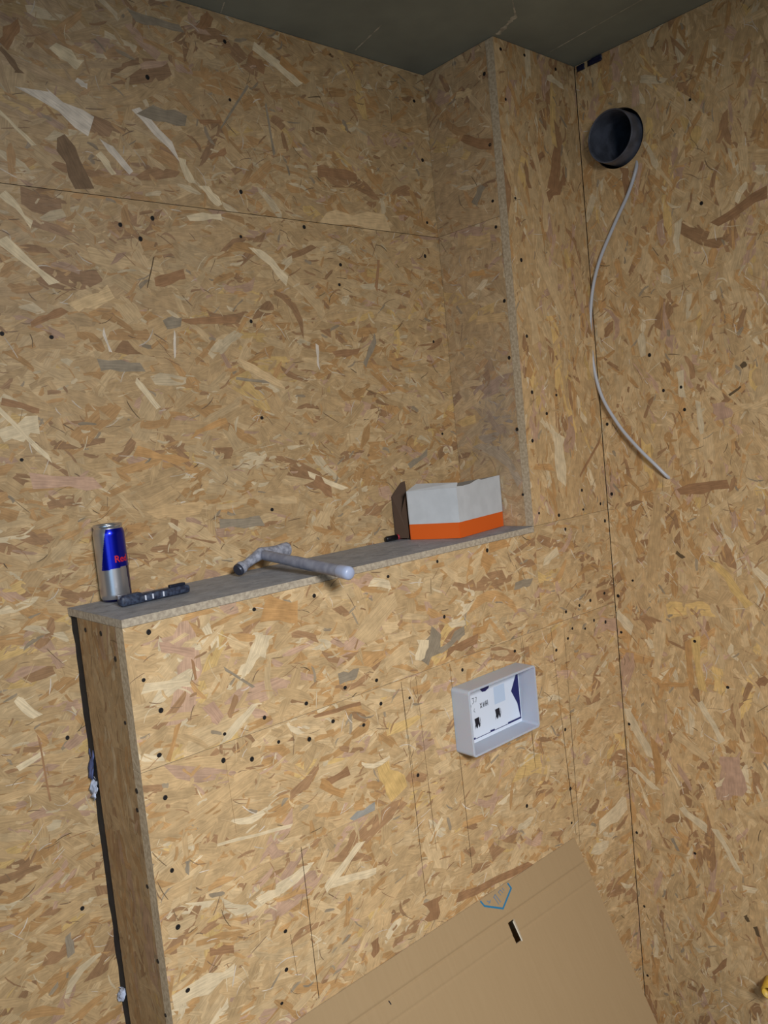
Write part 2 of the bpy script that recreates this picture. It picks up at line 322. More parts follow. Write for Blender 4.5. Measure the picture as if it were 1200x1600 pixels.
FLAKES = {
 'back': [(-1.2706, 2.3886, -1.1557, 2.3248, 0.0327, 'W'),(-1.0817, 2.3858, -0.9895, 2.3018, 0.0158, 'W'),(-0.9909, 2.3016, -0.9752, 2.2561, 0.0133, 'C'),(-1.2204, 2.3065, -1.1921, 2.2242, 0.0248, 'D'),(-1.0576, 2.3789, -0.973, 2.3755, 0.0246, 'G'),(-1.0667, 2.546, -0.9506, 2.5451, 0.0148, 'G'),(-1.3173, 2.3283, -1.2696, 2.2849, 0.0085, 'C'),(-1.1436, 2.3102, -1.1017, 2.2627, 0.0122, 'W'),(-1.155, 2.2864, -1.1317, 2.2564, 0.0107, 'C'),(-0.7975, 2.5572, -0.6852, 2.4958, 0.0216, 'C'),(-1.298, 2.4367, -1.2665, 2.4819, 0.0174, 'B'),(-1.3036, 2.4324, -1.2731, 2.3932, 0.0123, 'D'),(-1.212, 2.4534, -1.1646, 2.432, 0.0204, 'C'),(-1.1816, 2.4069, -1.1596, 2.4005, 0.0111, 'W'),(-1.0303, 1.9939, -0.8969, 2.0017, 0.0135, 'B'),(-1.0667, 1.9896, -1.0303, 1.9939, 0.0165, 'G'),(-1.204, 1.9152, -1.1259, 1.9106, 0.0173, 'G'),(-1.0801, 2.0645, -1.0115, 2.0848, 0.0148, 'B'),(-0.8516, 2.149, -0.7732, 2.0828, 0.022, 'C'),(-1.3112, 1.986, -1.2542, 2.0089, 0.0102, 'B'),(-0.5356, 1.9793, -0.5882, 1.9041, 0.0138, 'G'),(-0.5289, 2.0738, -0.5084, 2.1545, 0.0076, 'B'),(-0.4796, 1.6672, -0.4026, 1.6959, 0.0147, 'G'),(-1.3791, 1.8602, -1.3119, 1.8358, 0.0109, 'B'),(-1.3811, 1.8446, -1.3098, 1.7541, 0.0087, 'C'),(-1.1524, 1.7575, -1.0583, 1.7314, 0.0181, 'O'),(-0.8886, 2.5937, -0.9193, 2.5527, 0.0169, 'B'),(-0.8123, 2.5265, -0.7772, 2.5115, 0.0188, 'B'),(-0.8962, 2.3743, -0.8215, 2.4684, 0.0036, 'G'),(-0.7822, 2.4382, -0.7742, 2.3436, 0.005, 'G'),(-1.0739, 2.1116, -1.0942, 2.0544, 0.0024, 'K'),(-0.6563, 2.3263, -0.5566, 2.3274, 0.0226, 'B'),(-0.729, 2.5385, -0.6669, 2.506, 0.0169, 'O'),(-0.9286, 2.3131, -0.8918, 2.3309, 0.0103, 'B'),(-0.8945, 2.3868, -0.9453, 2.3779, 0.0083, 'B'),(-1.19, 1.9771, -1.1805, 1.941, 0.0061, 'W'),(-1.0488, 1.9756, -1.055, 1.9288, 0.004, 'W'),(-0.715, 1.9498, -0.7161, 1.9018, 0.007, 'W'),(-0.6736, 1.929, -0.5992, 1.9358, 0.014, 'B'),(-1.1366, 1.6373, -1.0365, 1.6364, 0.0243, 'T'),(-0.9984, 1.6023, -0.894, 1.5955, 0.0206, 'G'),(-1.3866, 1.803, -1.3232, 1.8148, 0.0261, 'C'),(-1.2367, 2.0149, -1.1699, 2.0396, 0.0212, 'L'),(-1.3404, 1.7244, -1.2257, 1.7066, 0.0177, 'P'),(-1.3441, 2.1254, -1.2698, 2.057, 0.0163, 'C'),(-1.3345, 2.1982, -1.2894, 2.1512, 0.0141, 'C'),(-0.9974, 2.1914, -0.9194, 2.1993, 0.0145, 'C'),(-0.6698, 2.2246, -0.4826, 2.2291, 0.0313, 'L'),(-0.9544, 2.2563, -0.916, 2.2243, 0.0149, 'C'),(-1.1409, 1.8911, -1.0982, 1.8308, 0.009, 'C'),(-0.9059, 1.9112, -0.8177, 1.8703, 0.014, 'L'),(-1.0384, 1.7789, -0.9498, 1.8045, 0.0149, 'O'),(-0.7767, 1.6787, -0.6767, 1.633, 0.0115, 'C'),(-0.7616, 1.6634, -0.7133, 1.6301, 0.0238, 'B'),(-0.9316, 1.8862, -0.8177, 1.8703, 0.0053, 'G'),(-1.4234, 1.3715, -1.3875, 1.328, 0.0137, 'C'),(-1.3917, 1.2959, -1.3875, 1.1821, 0.0031, 'B'),(-1.4288, 1.2528, -1.385, 1.2657, 0.0092, 'C'),(-1.3896, 0.942, -1.3866, 0.9054, 0.0113, 'G'),(-1.4648, 1.2109, -1.403, 1.2103, 0.0111, 'T')], 
 'front': [(-0.6482, 1.331, -0.6935, 1.2719, 0.0402, 'G'),(-0.6907, 1.3207, -0.7091, 1.2786, 0.0257, 'C'),(-1.0749, 1.4625, -0.9852, 1.4399, 0.0335, 'O'),(-1.0633, 1.4205, -1.0805, 1.3906, 0.0293, 'C'),(-1.0805, 1.3906, -1.1229, 1.3623, 0.0151, 'C'),(-1.2072, 1.4114, -1.2048, 1.3767, 0.0045, 'B'),(-1.1884, 1.3312, -1.1687, 1.298, 0.021, 'P'),(-1.2657, 1.2699, -1.2422, 1.3204, 0.007, 'O'),(-0.9208, 1.0231, -0.8587, 1.0284, 0.0209, 'H'),(-1.2577, 1.0908, -1.2618, 1.0688, 0.0069, 'G'),(-0.6525, 1.2845, -0.5763, 1.3145, 0.0146, 'G'),(-0.9817, 1.1166, -0.9153, 1.1239, 0.0133, 'B'),(-1.2364, 0.9238, -1.1954, 0.9098, 0.0127, 'B'),(-1.3062, 0.8793, -1.1914, 0.8736, 0.0235, 'C'),(-0.7359, 0.7855, -0.742, 0.7398, 0.0446, 'B'),(-0.8955, 0.777, -0.8997, 0.7451, 0.0197, 'B'),(-0.6627, 0.7561, -0.4259, 0.7284, 0.0156, 'B'),(-0.4949, 1.4628, -0.4596, 1.4397, 0.0335, 'O'),(-0.4655, 1.4764, -0.4063, 1.4772, 0.0233, 'O'),(-1.1516, 1.3809, -1.0947, 1.3322, 0.0042, 'G'),(-1.2591, 1.4452, -1.2059, 1.4217, 0.014, 'P'),(-1.0839, 1.414, -1.1174, 1.3553, 0.0104, 'C'),(-1.2989, 1.3889, -1.212, 1.3754, 0.0143, 'C'),(-0.8601, 1.3609, -0.7516, 1.426, 0.0329, 'L'),(-0.731, 1.3171, -0.8031, 1.2962, 0.029, 'L'),(-0.6246, 1.2776, -0.5435, 1.2858, 0.0207, 'B'),(-0.5516, 1.3018, -0.4888, 1.3017, 0.0175, 'O'),(-0.3905, 1.376, -0.3327, 1.3725, 0.0179, 'G'),(-0.2796, 1.4085, -0.2268, 1.4304, 0.0186, 'C'),(-0.982, 1.2471, -0.8761, 1.2403, 0.0062, 'B'),(-0.8286, 1.1042, -0.8034, 1.0364, 0.0349, 'Y'),(-0.9286, 1.0825, -0.984, 1.1211, 0.018, 'O'),(-0.7219, 1.182, -0.637, 1.1845, 0.02, 'L'),(-0.915, 1.3007, -0.8681, 1.3006, 0.0176, 'G'),(-0.1901, 1.7044, -0.1792, 1.5952, 0.0353, 'C'),(-0.2592, 2.0639, -0.2418, 1.9101, 0.0289, 'L'),(-0.0994, 2.3827, -0.1332, 2.281, 0.0375, 'B'),(-0.1504, 2.2641, -0.0693, 2.3191, 0.0231, 'B'),(-0.1939, 2.3755, -0.1494, 2.2345, 0.0229, 'L'),(-0.1131, 1.5962, 0.0123, 1.6986, 0.0067, 'B'),(-0.1993, 2.1189, -0.1278, 1.9792, 0.0246, 'L'),(-0.321, 2.3973, -0.2757, 2.3205, 0.0185, 'L'),(-0.1147, 2.5501, -0.0527, 2.5405, 0.0179, 'C'),(-0.2047, 2.3304, -0.1514, 2.3674, 0.0157, 'B'),(-0.1352, 0.7059, 0.0013, 0.7228, 0.0387, 'C'),(-0.1839, 0.6582, -0.1143, 0.6463, 0.0245, 'C'),(-1.0314, 1.2503, -0.9237, 1.2357, 0.0095, 'L'),(-1.0554, 1.07, -1.2017, 1.0947, 0.0057, 'C'),(-0.8716, 0.9067, -0.9797, 0.9288, 0.0151, 'C'),(-0.9114, 0.975, -1.011, 0.9182, 0.0158, 'C'),(-1.0898, 0.9662, -1.1431, 0.9671, 0.0148, 'C')], 
 'right': [(-0.1981, 1.5425, -0.3138, 1.5563, 0.0194, 'B'),(-0.2813, 1.3651, -0.3621, 1.266, 0.0224, 'Y'),(-0.2147, 1.182, -0.2244, 1.0647, 0.0168, 'Y'),(-0.1965, 1.1799, -0.1984, 1.0685, 0.0151, 'O'),(-0.119, 1.0559, -0.1934, 1.0677, 0.0112, 'O'),(-0.121, 1.1955, -0.1022, 1.0665, 0.0243, 'L'),(-0.0111, 0.9613, -0.0734, 0.8593, 0.025, 'C'),(-0.0179, 0.8154, -0.0847, 0.7717, 0.0147, 'C'),(-0.2827, 0.9132, -0.2837, 0.8076, 0.051, 'P'),(-0.2183, 1.0239, -0.2687, 0.9385, 0.0163, 'C'),(0.0001, 1.2334, -0.0415, 1.192, 0.0236, 'C'),(-0.3847, 1.113, -0.3573, 1.0907, 0.0215, 'B'),(-0.1303, 1.9289, -0.1305, 1.8676, 0.0171, 'C'),(-0.2221, 1.8251, -0.2239, 1.7622, 0.0175, 'C'),(-0.2614, 1.7539, -0.2683, 1.675, 0.0124, 'C'),(-0.314, 1.7413, -0.3191, 1.7047, 0.0415, 'P'),(-0.3672, 1.8163, -0.379, 1.8231, 0.0101, 'K'),(-0.3373, 1.7575, -0.3645, 1.773, 0.0044, 'K'),(-0.1807, 1.3964, -0.1995, 1.3815, 0.0101, 'K'),(-0.1464, 1.5247, -0.1142, 1.3329, 0.0308, 'T'),(-0.2692, 1.6424, -0.2775, 1.5826, 0.0124, 'L'),(-0.2381, 2.086, -0.2402, 2.1574, 0.0188, 'C'),(-0.3692, 2.0284, -0.3874, 2.0925, 0.0204, 'L'),(-0.3327, 2.1336, -0.4466, 2.1701, 0.0233, 'B'),(-0.1377, 2.0639, -0.1603, 2.1335, 0.0173, 'L'),(-0.1197, 2.2631, -0.1162, 2.3236, 0.0167, 'B'),(-0.153, 0.9303, -0.233, 0.8828, 0.0228, 'L'),(-0.0814, 0.9154, -0.0904, 0.7987, 0.0188, 'O'),(-0.1428, 0.7449, -0.2206, 0.701, 0.02, 'C'),(-0.2373, 0.706, -0.2946, 0.6112, 0.0153, 'C'),(-0.0581, 0.6173, -0.1646, 0.617, 0.0148, 'T'),(-0.2963, 0.515, -0.3033, 0.5015, 0.0114, 'K'),(-0.3182, 0.4944, -0.326, 0.4718, 0.009, 'K'),(-0.2355, 0.5579, -0.186, 0.439, 0.0129, 'O'),(-0.2036, 0.3275, -0.2482, 0.3805, 0.0105, 'B'),(-0.1149, 0.6522, -0.1304, 0.6229, 0.0083, 'G'),(-0.0938, 0.4899, -0.1265, 0.5704, 0.0217, 'T')], 'cside': [(0.1169, 2.5117, 0.0775, 2.5044, 0.0142, 'L'),(0.1262, 2.1026, 0.0762, 2.0993, 0.0119, 'O'),(0.1374, 2.1801, 0.0481, 2.1731, 0.0236, 'T'),(0.1286, 1.9976, 0.0306, 1.9878, 0.0177, 'T'),(0.1183, 2.4181, 0.0342, 2.3762, 0.0188, 'B'),(0.0972, 2.2585, 0.0634, 2.2925, 0.0156, 'G')], 'side': []}


# ------------------------------------------------------------------ the setting
F_BACK = ((0,D,0),(1,0,0),(0,0,1),(0,-1,0))
F_FRONT = ((0,0,0),(1,0,0),(0,0,1),(0,-1,0))
F_RIGHT = ((0,0,0),(0,1,0),(0,0,1),(-1,0,0))
F_CSIDE = ((-W,0,0),(0,1,0),(0,0,1),(-1,0,0))
F_SIDE = ((-L,0,0),(0,1,0),(0,0,1),(-1,0,0))
def struct_mesh(name, boxes, mat):
    bm = bmesh.new()
    for lo, hi in boxes: add_box(bm, lo, hi)
    o = bm_obj(name, bm, mat); o['kind'] = 'structure'; return o
def near(u,v,c,r): return np.exp(-(((u-c[0])/r[0])**2+((v-c[1])/r[1])**2))
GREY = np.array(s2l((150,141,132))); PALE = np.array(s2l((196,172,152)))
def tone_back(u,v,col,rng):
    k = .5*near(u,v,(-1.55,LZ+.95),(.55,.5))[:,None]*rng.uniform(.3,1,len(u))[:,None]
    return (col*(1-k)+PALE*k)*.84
def tone_front(u,v,col,rng): return col*np.array((1.0,1.02,1.05))
def tone_cside(u,v,col,rng):
    k = .8*near(u,v,(.09,LZ+.25),(.07,.12))[:,None]*rng.uniform(.3,1,len(u))[:,None]+.12
    return (col*(1-k)+GREY*1.02*k)*np.array((.93,.92,.93))
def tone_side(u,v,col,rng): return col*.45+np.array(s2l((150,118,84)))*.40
def tone_right(u,v,col,rng): return col*np.array((1.06,1.06,1.06))
def tone_ledge(u,v,col,rng): return col*.08+np.array(s2l((152,158,167)))*.92*rng.uniform(.93,1.06,len(u))[:,None]

wall_back = struct_mesh('wall_back', [((XL,D+.012,0),(.03,D+.06,CZ))], M_DARK)
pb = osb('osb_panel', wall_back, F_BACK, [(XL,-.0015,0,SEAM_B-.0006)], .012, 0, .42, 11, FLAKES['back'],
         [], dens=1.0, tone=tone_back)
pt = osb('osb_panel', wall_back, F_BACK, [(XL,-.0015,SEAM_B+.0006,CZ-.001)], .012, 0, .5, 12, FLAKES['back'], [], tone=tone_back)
screws(pb, F_BACK, [p for p in SCREWS['back'] if p[1] < SEAM_B]); screws(pt, F_BACK, [p for p in SCREWS['back'] if p[1] >= SEAM_B])

PY, PZ, PR = -.105, LZ+.892, .060      # vent pipe centre and radius
wall_right = struct_mesh('wall_right', [((.012,YN,0),(.06,PY-.09,CZ)),((.012,PY+.09,0),(.06,D+.06,CZ)),
    ((.012,PY-.09,0),(.06,PY+.09,PZ-.09)),((.012,PY-.09,PZ+.09),(.06,PY+.09,CZ))], M_DARK)
bm = bmesh.new()
for lo,hi in (((.06,PY-.1,PZ-.1),(.40,PY-.09,PZ+.1)),((.06,PY+.09,PZ-.1),(.40,PY+.1,PZ+.1)),((.06,PY-.09,PZ-.1),(.40,PY+.09,PZ-.09)),((.06,PY-.09,PZ+.09),(.40,PY+.09,PZ+.1)),((.39,PY-.09,PZ-.09),(.40,PY+.09,PZ+.09))): add_box(bm,lo,hi)
bm_obj('cavity_lining', bm, M_DARK, wall_right)
pr = osb('osb_panel', wall_right, F_RIGHT, [(YN,-.0012,0,CZ-.001)], .012, math.pi/2, .5, 21, FLAKES['right'], [],
         tone=tone_right, hole=(PY,PZ,.069), holeplate=(PY,PZ,.068))
screws(pr, F_RIGHT, SCREWS['right'])

# boxed column in the corner: side board, front board
wall_column = struct_mesh('wall_column', [((-W+.013,.024,LZ+.001),(-.004,D-.002,CZ-.001))], M_DARK)
cs = osb('osb_panel', wall_column, F_CSIDE, [(.0225,D-.0015,LZ+.0005,SEAM_B-.0003),(.0225,D-.0015,SEAM_B+.0003,CZ-.001)], .012, 0.1, .7, 31, FLAKES['cside'], [], tone=tone_cside)
screws(cs, F_CSIDE, SCREWS['cside'])
cf = osb('osb_panel', wall_column, F_FRONT, [(-W,-.002,LZ+.0007,CZ-.001)], .022, math.pi/2, .38, 32, FLAKES['front'], [])
screws(cf, F_FRONT, [p for p in SCREWS['front'] if p[1] > LZ and p[0] > -W])

# ceiling: moisture resistant board with filled joints, and the concrete floor
def board_material():
    m, N, K, P = newmat('green_plasterboard')
    tc = N.new('ShaderNodeTexCoord'); n = N.new('ShaderNodeTexNoise'); n.inputs['Scale'].default_value = 9; n.inputs['Detail'].default_value = 8
    K.new(tc.outputs['Object'], n.inputs['Vector'])
    r = N.new('ShaderNodeValToRGB'); K.new(n.outputs['Fac'], r.inputs[0])
    r.color_ramp.elements[0].position = .3; r.color_ramp.elements[1].position = .75
    r.color_ramp.elements[0].color = (*s2l((130,138,132)),1); r.color_ramp.elements[1].color = (*s2l((148,157,150)),1)
    K.new(r.outputs[0], P.inputs['Base Color']); P.inputs['Roughness'].default_value = .9
    return m
M_CEIL = board_material()
M_JOINT = plain('joint_filler', (205,206,196), .9, 0, .25, 60)
bm = bmesh.new(); add_box(bm,(XL,YN,CZ),(.06,D+.06,CZ+.03))
def smear(bm, a, b, wd, mi=1):
    a = Vector(a); b = Vector(b); d = (b-a).normalized(); n = Vector((-d.y,d.x,0))*wd/2; rr = random.Random(int(a.x*991))
    k = 14; prev = None
    for i in range(k+1):
        p = a.lerp(b,i/k); j = rr.uniform(.4,1.3)
        q = (bm.verts.new((p.x+n.x*j,p.y+n.y*j,CZ-.0004)), bm.verts.new((p.x-n.x*j,p.y-n.y*j,CZ-.0004)))
        if prev: f = bm.faces.new((prev[0],prev[1],q[1],q[0])); f.material_index = mi
        prev = q
smear(bm,(-.122,-.018,0),(-.143,-.30,0),.0034); smear(bm,(-.143,-.30,0),(-.20,-1.6,0),.003)
smear(bm,(-.299,-.008,0),(-.33,-.085,0),.012); smear(bm,(-.33,-.085,0),(-.39,-.125,0),.004); smear(bm,(-.39,-.125,0),(-.6,-1.2,0),.003)
smear(bm,(-.534,.204,0),(-.556,.09,0),.004); smear(bm,(-.868,.218,0),(-.882,.18,0),.003)
ceiling = bm_obj('ceiling', bm, [M_CEIL,M_JOINT]); ceiling['kind'] = 'structure'
floor = struct_mesh('floor', [((XL,YN,-.05),(.06,D+.06,0))], plain('concrete_floor',(150,142,130),.9,0,.2,12,bump=.2))

# ------------------------------------------------------------------ boxed half wall with ledge
S1, S2 = LZ-.2425, LZ-.475
hw = thing('half_wall', (-L/2,.1,0), 'boxed-in half wall of pale strand board with a dusty top ledge, left of the right wall', 'half wall')
TB = .013
lb = osb('ledge_board', hw, ((0,0,LZ),(1,0,0),(0,1,0),(0,0,1)), [(-L,-W-.001,0,D-.0015)], TB, 0, .5, 41, tone=tone_ledge, fine=.6)
lb.data.materials[1] = plain('dusty_board_edge',(186,172,150),.85,0,0,150,rgb2=(156,142,124),bump=.4)
lb['label'] = 'dusty grey top board'
FT = .026
fu = osb('front_panel', hw, F_FRONT, [(-L,-W,S1+.00045,LZ-TB-.0006),(-W,-.002,S1+.00045,LZ)], FT, 0, .42, 42, FLAKES['front'], tone=tone_front)
G3 = np.array(s2l((92,70,48))); G4 = np.array(s2l((150,118,82)))
cuts = [(-1.0401,LZ-.476,-1.038,LZ-.7655,.0013,G3*.4),(-.7633,LZ-.247,-.7544,LZ-.70,.0010,G3),(-.7633,LZ-.247,-.7544,LZ-.45,.0007,G3*.5),
        (-.723,LZ-.247,-.7122,LZ-.62,.0008,G3*1.3),(-.6234,LZ-.247,-.6135,LZ-.70,.0010,G3),(-.3826,LZ-.244,-.3744,LZ-.56,.0009,G3),(-.3885,LZ-.244,-.386,LZ-.30,.0007,G3),
        (-.2756,LZ-.2466,-.250,LZ-.70,.0009,G3),(-.2239,LZ-.258,-.2307,LZ-.8,.0009,G3),(-.258,LZ-.55,-.243,LZ-.775,.0011,G3*.7),
        (-1.083,LZ-.62,-1.078,LZ-.70,.0007,G3),(-1.17,LZ-.25,-1.165,LZ-.40,.0005,G4)]
fl_ = osb('front_panel', hw, F_FRONT, [(-L,-.002,S2+.0002,S1-.00045)], FT, 0, .42, 43, FLAKES['front'], [c for c in cuts if c[1] > S2], tone=tone_front)
fb_ = osb('front_panel', hw, F_FRONT, [(-L,-.002,.0,S2-.0002)], FT, 0, .42, 44, FLAKES['front'], [c for c in cuts if c[1] <= S2]+[(c[0]+(c[2]-c[0])*.55,S2-.0004,c[2],c[3],c[4],c[5]) for c in cuts if c[1] > S2 and c[3] < S2-.02], tone=tone_front)
def inhw(lo,hi): return [p for p in SCREWS['front'] if lo < p[1] <= hi and not (p[1] > LZ)]
screws(fu, F_FRONT, inhw(S1,LZ)); screws(fl_, F_FRONT, inhw(S2,S1)); screws(fb_, F_FRONT, inhw(-1,S2))
sp = osb('side_panel', hw, F_SIDE, [(FT+.0005,.180,0,LZ-TB-.0006)], .015, math.pi/2, .22, 45, tone=tone_side, fine=1.2)
sp['label'] = 'brown end board with long upright strands'
bm = bmesh.new(); rr_ = random.Random(8); pv = None  # near-black strip added in the end gap, standing in for its shade
for i in range(61):
    z_ = i*(LZ-TB-.002)/60; y0_ = .1802+rr_.uniform(-.001,.001)*0; xo = -L+.0035+rr_.uniform(-.0012,.0012)
    q_ = [bm.verts.new(p) for p in ((xo,y0_,z_),(xo+.001,D-.0008,z_),(xo+.012,D-.0008,z_),(xo+.012,y0_,z_))]
    if pv:
        for k in range(4): bm.faces.new((pv[k],pv[(k+1)%4],q_[(k+1)%4],q_[k]))
    pv = q_
o_ = bm_obj('gap_shade_strip', bm, plain('gap_shade_black',(36,35,38),.9,0,.3,40), hw); o_['label'] = 'black strip standing in for the shade in the gap at the back of the end'
screws(sp, F_SIDE, SCREWS['side'])
M_PINE = plain('timber', (120,96,68), .8, 0, .3, 25)
bm = bmesh.new(); add_box(bm,(-L+.017,.05,0),(-L+.06,.15,LZ-TB-.002)); bm_obj('stud', bm, M_PINE, hw)
bm = bmesh.new(); add_box(bm,(-L+.062,.05,LZ-TB-.06),(-W-.02,.15,LZ-TB-.002)); bm_obj('top_rail', bm, M_PINE, hw)
bm = bmesh.new(); add_box(bm,(-L+.062,FT+.001,0),(-L+.068,D-.002,LZ-TB-.062)); bm_obj('inner_lining', bm, M_DARK, hw)

# ------------------------------------------------------------------ vent pipe through the right wall
M_PVC = plain('grey_pvc', (90,92,102), .4, 0, .25, 30)
vp = thing('vent_pipe', (0,PY,PZ), 'dark grey plastic pipe stub sticking out of the right wall near the ceiling', 'pipe')
bm = bmesh.new()
add_lathe(bm,[(PR-.0035,-.34),(PR-.0035,.034),(PR-.0028,.0355),(PR-.0006,.0355),(PR,.0345),(PR,-.34)], axis_mat((0,PY,PZ),(-1,0.0,0.0)), 72)
bm_obj('pipe_wall', bm, M_PVC, vp, smooth=True)
bm = bmesh.new()
add_lathe(bm,[(0,-.30),(PR-.004,-.30),(PR-.004,-.305),(0,-.305)], axis_mat((0,PY,PZ),(-1,0,0)), 48)
bm_obj('end_stop', bm, M_DARK, vp)

# ------------------------------------------------------------------ cable on the right wall
cab = [(.004,-.176,LZ+.074),(-.006,-.172,LZ+.083),(-.016,-.150,LZ+.112),(-.020,-.110,LZ+.155),(-.018,-.060,LZ+.215),(-.016,-.014,LZ+.300),(-.013,.004,LZ+.41),
       (-.010,-.004,LZ+.525),(-.0085,-.033,LZ+.615),(-.0075,-.088,LZ+.702),(-.0065,-.125,LZ+.755),(-.0045,-.147,LZ+.800),(.006,-.150,LZ+.832)]
bm = bmesh.new(); add_tube(bm, spline(cab,8), .0042, 12)
c_ = bm_obj('cable', bm, plain('light_grey_sheath',(186,186,190),.4), None, (0,-.176,LZ+.074), True)
prop(c_, 'thin light grey cable hanging in a curve below the pipe on the right wall', 'cable')

# ------------------------------------------------------------------ drinks can
CX, CY, CR, CH = -1.239, .190, .0265, .135
can = thing('drink_can', (CX,CY,LZ+.0006), 'slim blue and silver energy drink can at the left end of the ledge', 'can')
CA = math.atan2(-1.2113-CY, -1.8267-CX)
def can_colour(th, z):
    a = math.degrees((th-CA+math.pi)%(2*math.pi)-math.pi)
    blue = s2l((6,22,168)); navy = s2l((8,14,92)); sil = s2l((178,176,178))
    if z < .005: return navy
    if z > .127: return sil
    left = -44+(z-.058)/(.127-.058)*33
    bot = .058-.0025*math.sin(math.radians(a))*-1
    if z >= bot:
        if left < a < 150: return blue
        return sil
    if a > 62-6*(z/.058) and a < 180: return navy
    if a < -130: return navy
    return sil
prof = [(.0195,.0),(.0225,.001),(.0245,.0045),(.0262,.009),(.0265,.012)]
prof += [(.0265,.012+i*.106/64) for i in range(1,65)]
prof += [(.0262,.1205),(.0252,.1240),(.0240,.1270),(.0236,.1285)]
bm = bmesh.new(); add_lathe(bm, prof, Matrix.Identity(4), 200)
me = bpy.data.meshes.new('can_body'); bmesh.ops.recalc_face_normals(bm,faces=bm.faces); bm.to_mesh(me); bm.free()
at = me.attributes.new('print','FLOAT_COLOR','FACE'); cols = []
for p in me.polygons:
    c = p.center; cols += [*can_colour(math.atan2(c.y,c.x), c.z),1]
at.data.foreach_set('color',cols); me.shade_smooth()
m, N, K, P = newmat('printed_aluminium'); a_ = N.new('ShaderNodeAttribute'); a_.attribute_name = 'print'
K.new(a_.outputs['Color'],P.inputs['Base Color']); P.inputs['Metallic'].default_value = .8; P.inputs['Roughness'].default_value = .3
P.inputs['Coat Weight'].default_value = .3
me.materials.append(m); me.transform(Matrix.Translation((CX,CY,LZ+.0006)))
link('can_body', me, can)
M_ALU = plain('bare_aluminium',(200,200,204),.25,.9)
bm = bmesh.new(); Mc = Matrix.Translation((CX,CY,LZ+.0006))
add_lathe(bm,[(.0236,.1283),(.0246,.1300),(.0250,.1330),(.0246,.1350),(.0236,.1350),(.0228,.1325),(.0222,.1290),(0,.1290)],Mc,64)
lid = bm_obj('can_lid', bm, M_ALU, can, smooth=True)
bm = bmesh.new(); add_box(bm,(CX-.012,CY-.006,LZ+.1298),(CX+.006,CY+.006,LZ+.1310),0,.0004); bm_obj('pull_tab', bm, M_ALU, lid)
def text_mesh(body, size, ext=0.0):
    cu = bpy.data.curves.new('lettering','FONT'); cu.body = body; cu.size = size; cu.extrude = ext; cu.resolution_u = 4; cu.offset = size*.02
    to = bpy.data.objects.new('lettering',cu); C.objects.link(to)
    dg = bpy.context.evaluated_depsgraph_get(); me = bpy.data.meshes.new_from_object(to.evaluated_get(dg))
    bpy.data.objects.remove(to); me.materials.clear(); return me
tm = text_mesh('Red Bull', .0165)
for v in tm.vertices:
    th = CA+math.radians(9)+v.co.x*.98/CR; r = CR+.00015
    v.co = (CX+r*math.cos(th), CY+r*math.sin(th), LZ+.0695+v.co.y*1.0)
tm.materials.append(plain('red_print',(196,26,36),.4))
t_ = link('lettering', tm, can); t_['label'] = 'red lettering'

# ------------------------------------------------------------------ knife in front of the can
kn = thing('utility_knife', (-1.21,.125,LZ+.0006), 'dark blue-black dusty snap-off knife lying on the ledge against the can', 'knife')
KM = Matrix.Translation((-1.206,.112,LZ+.0006)) @ Matrix.Rotation(math.radians(1.5),4,'Z')
M_KB = plain('dusty_black_plastic',(30,34,52),.5,0,0,170,rgb2=(62,72,92))
bm = bmesh.new()
add_box(bm,(-.064,-.010,0),(-.022,.010,.019),0,.006,KM); add_box(bm,(-.030,-.0095,.0005),(.066,.0095,.0150),0,.005,KM)
bm_obj('handle', bm, M_KB, kn, smooth=True)
bm = bmesh.new(); add_box(bm,(.030,-.004,.0145),(.060,.005,.0195),0,.0015,KM); bm_obj('slider', bm, plain('blue_black_plastic',(22,28,44),.4), kn)
bm = bmesh.new()
for x in (-.0215,-.008,.012): add_box(bm,(x,-.0101,.004),(x+.0028,-.0090,.0125),0,.0004,KM)
bm_obj('paint_spots', bm, plain('white_paint',(205,208,220),.6), kn)
bm = bmesh.new(); add_box(bm,(-.066,-.004,.0135),(-.048,.006,.0195),0,.001,KM); bm_obj('end_cap', bm, plain('dull_steel',(128,130,140),.4,.6), kn)

# ------------------------------------------------------------------ dusty hammer
hm = thing('hammer', (-.945,.10,LZ+.0006), 'dusty grey T-shaped hammer on the ledge, handle end poking over the front edge', 'hammer')
M_DUST = plain('dust_grey_metal',(128,130,142),.55,.15,0,140,rgb2=(168,170,182),bump=.4)
M_DUST2 = plain('dust_grey_handle',(122,124,138),.6,0,0,60,rgb2=(142,144,156),bump=.15)
h0 = Vector((-.946,.165,LZ+.0335)); h1 = Vector((-.9395,-.088,LZ+.0085))
h1 = Vector((-.951,-.105,LZ+.0125))
bm = bmesh.new()
hp = [h0.lerp(h1,i/30) for i in range(31)]
hr = [.0100 if i < 12 else (.0108 if i < 24 else .0108+.0008*(i-24)/6) for i in range(31)]
add_tube(bm, hp, hr, 24); bm_obj('handle', bm, M_DUST2, hm, smooth=True)
dv = (h1-h0).normalized()
bm = bmesh.new(); add_lathe(bm,[(.0,.0075),(.0085,.0065),(.0118,.003),(.0121,-.004),(.0121,-.022),(.0115,-.0235)],axis_mat(h1,dv),32)
o_ = bm_obj('end_cap', bm, plain('milky_plastic',(164,174,200),.35,0,0,Transmission_Weight=.0), hm, smooth=True); o_['label'] = 'pale milky end of the handle'
bm = bmesh.new()   # head: striking face low at the left, thicker cheek over the handle, blunt peen at the right
HL = Vector((-1.006,.158,LZ+.0155)); HC = Vector((-.947,.168,LZ+.0365)); HR = Vector((-.880,.176,LZ+.0330))
hh = [HL, HL.lerp(HC,.12), HL.lerp(HC,.30), HL.lerp(HC,.62), HC, HC.lerp(HR,.3), HC.lerp(HR,.6), HC.lerp(HR,.85), HR]
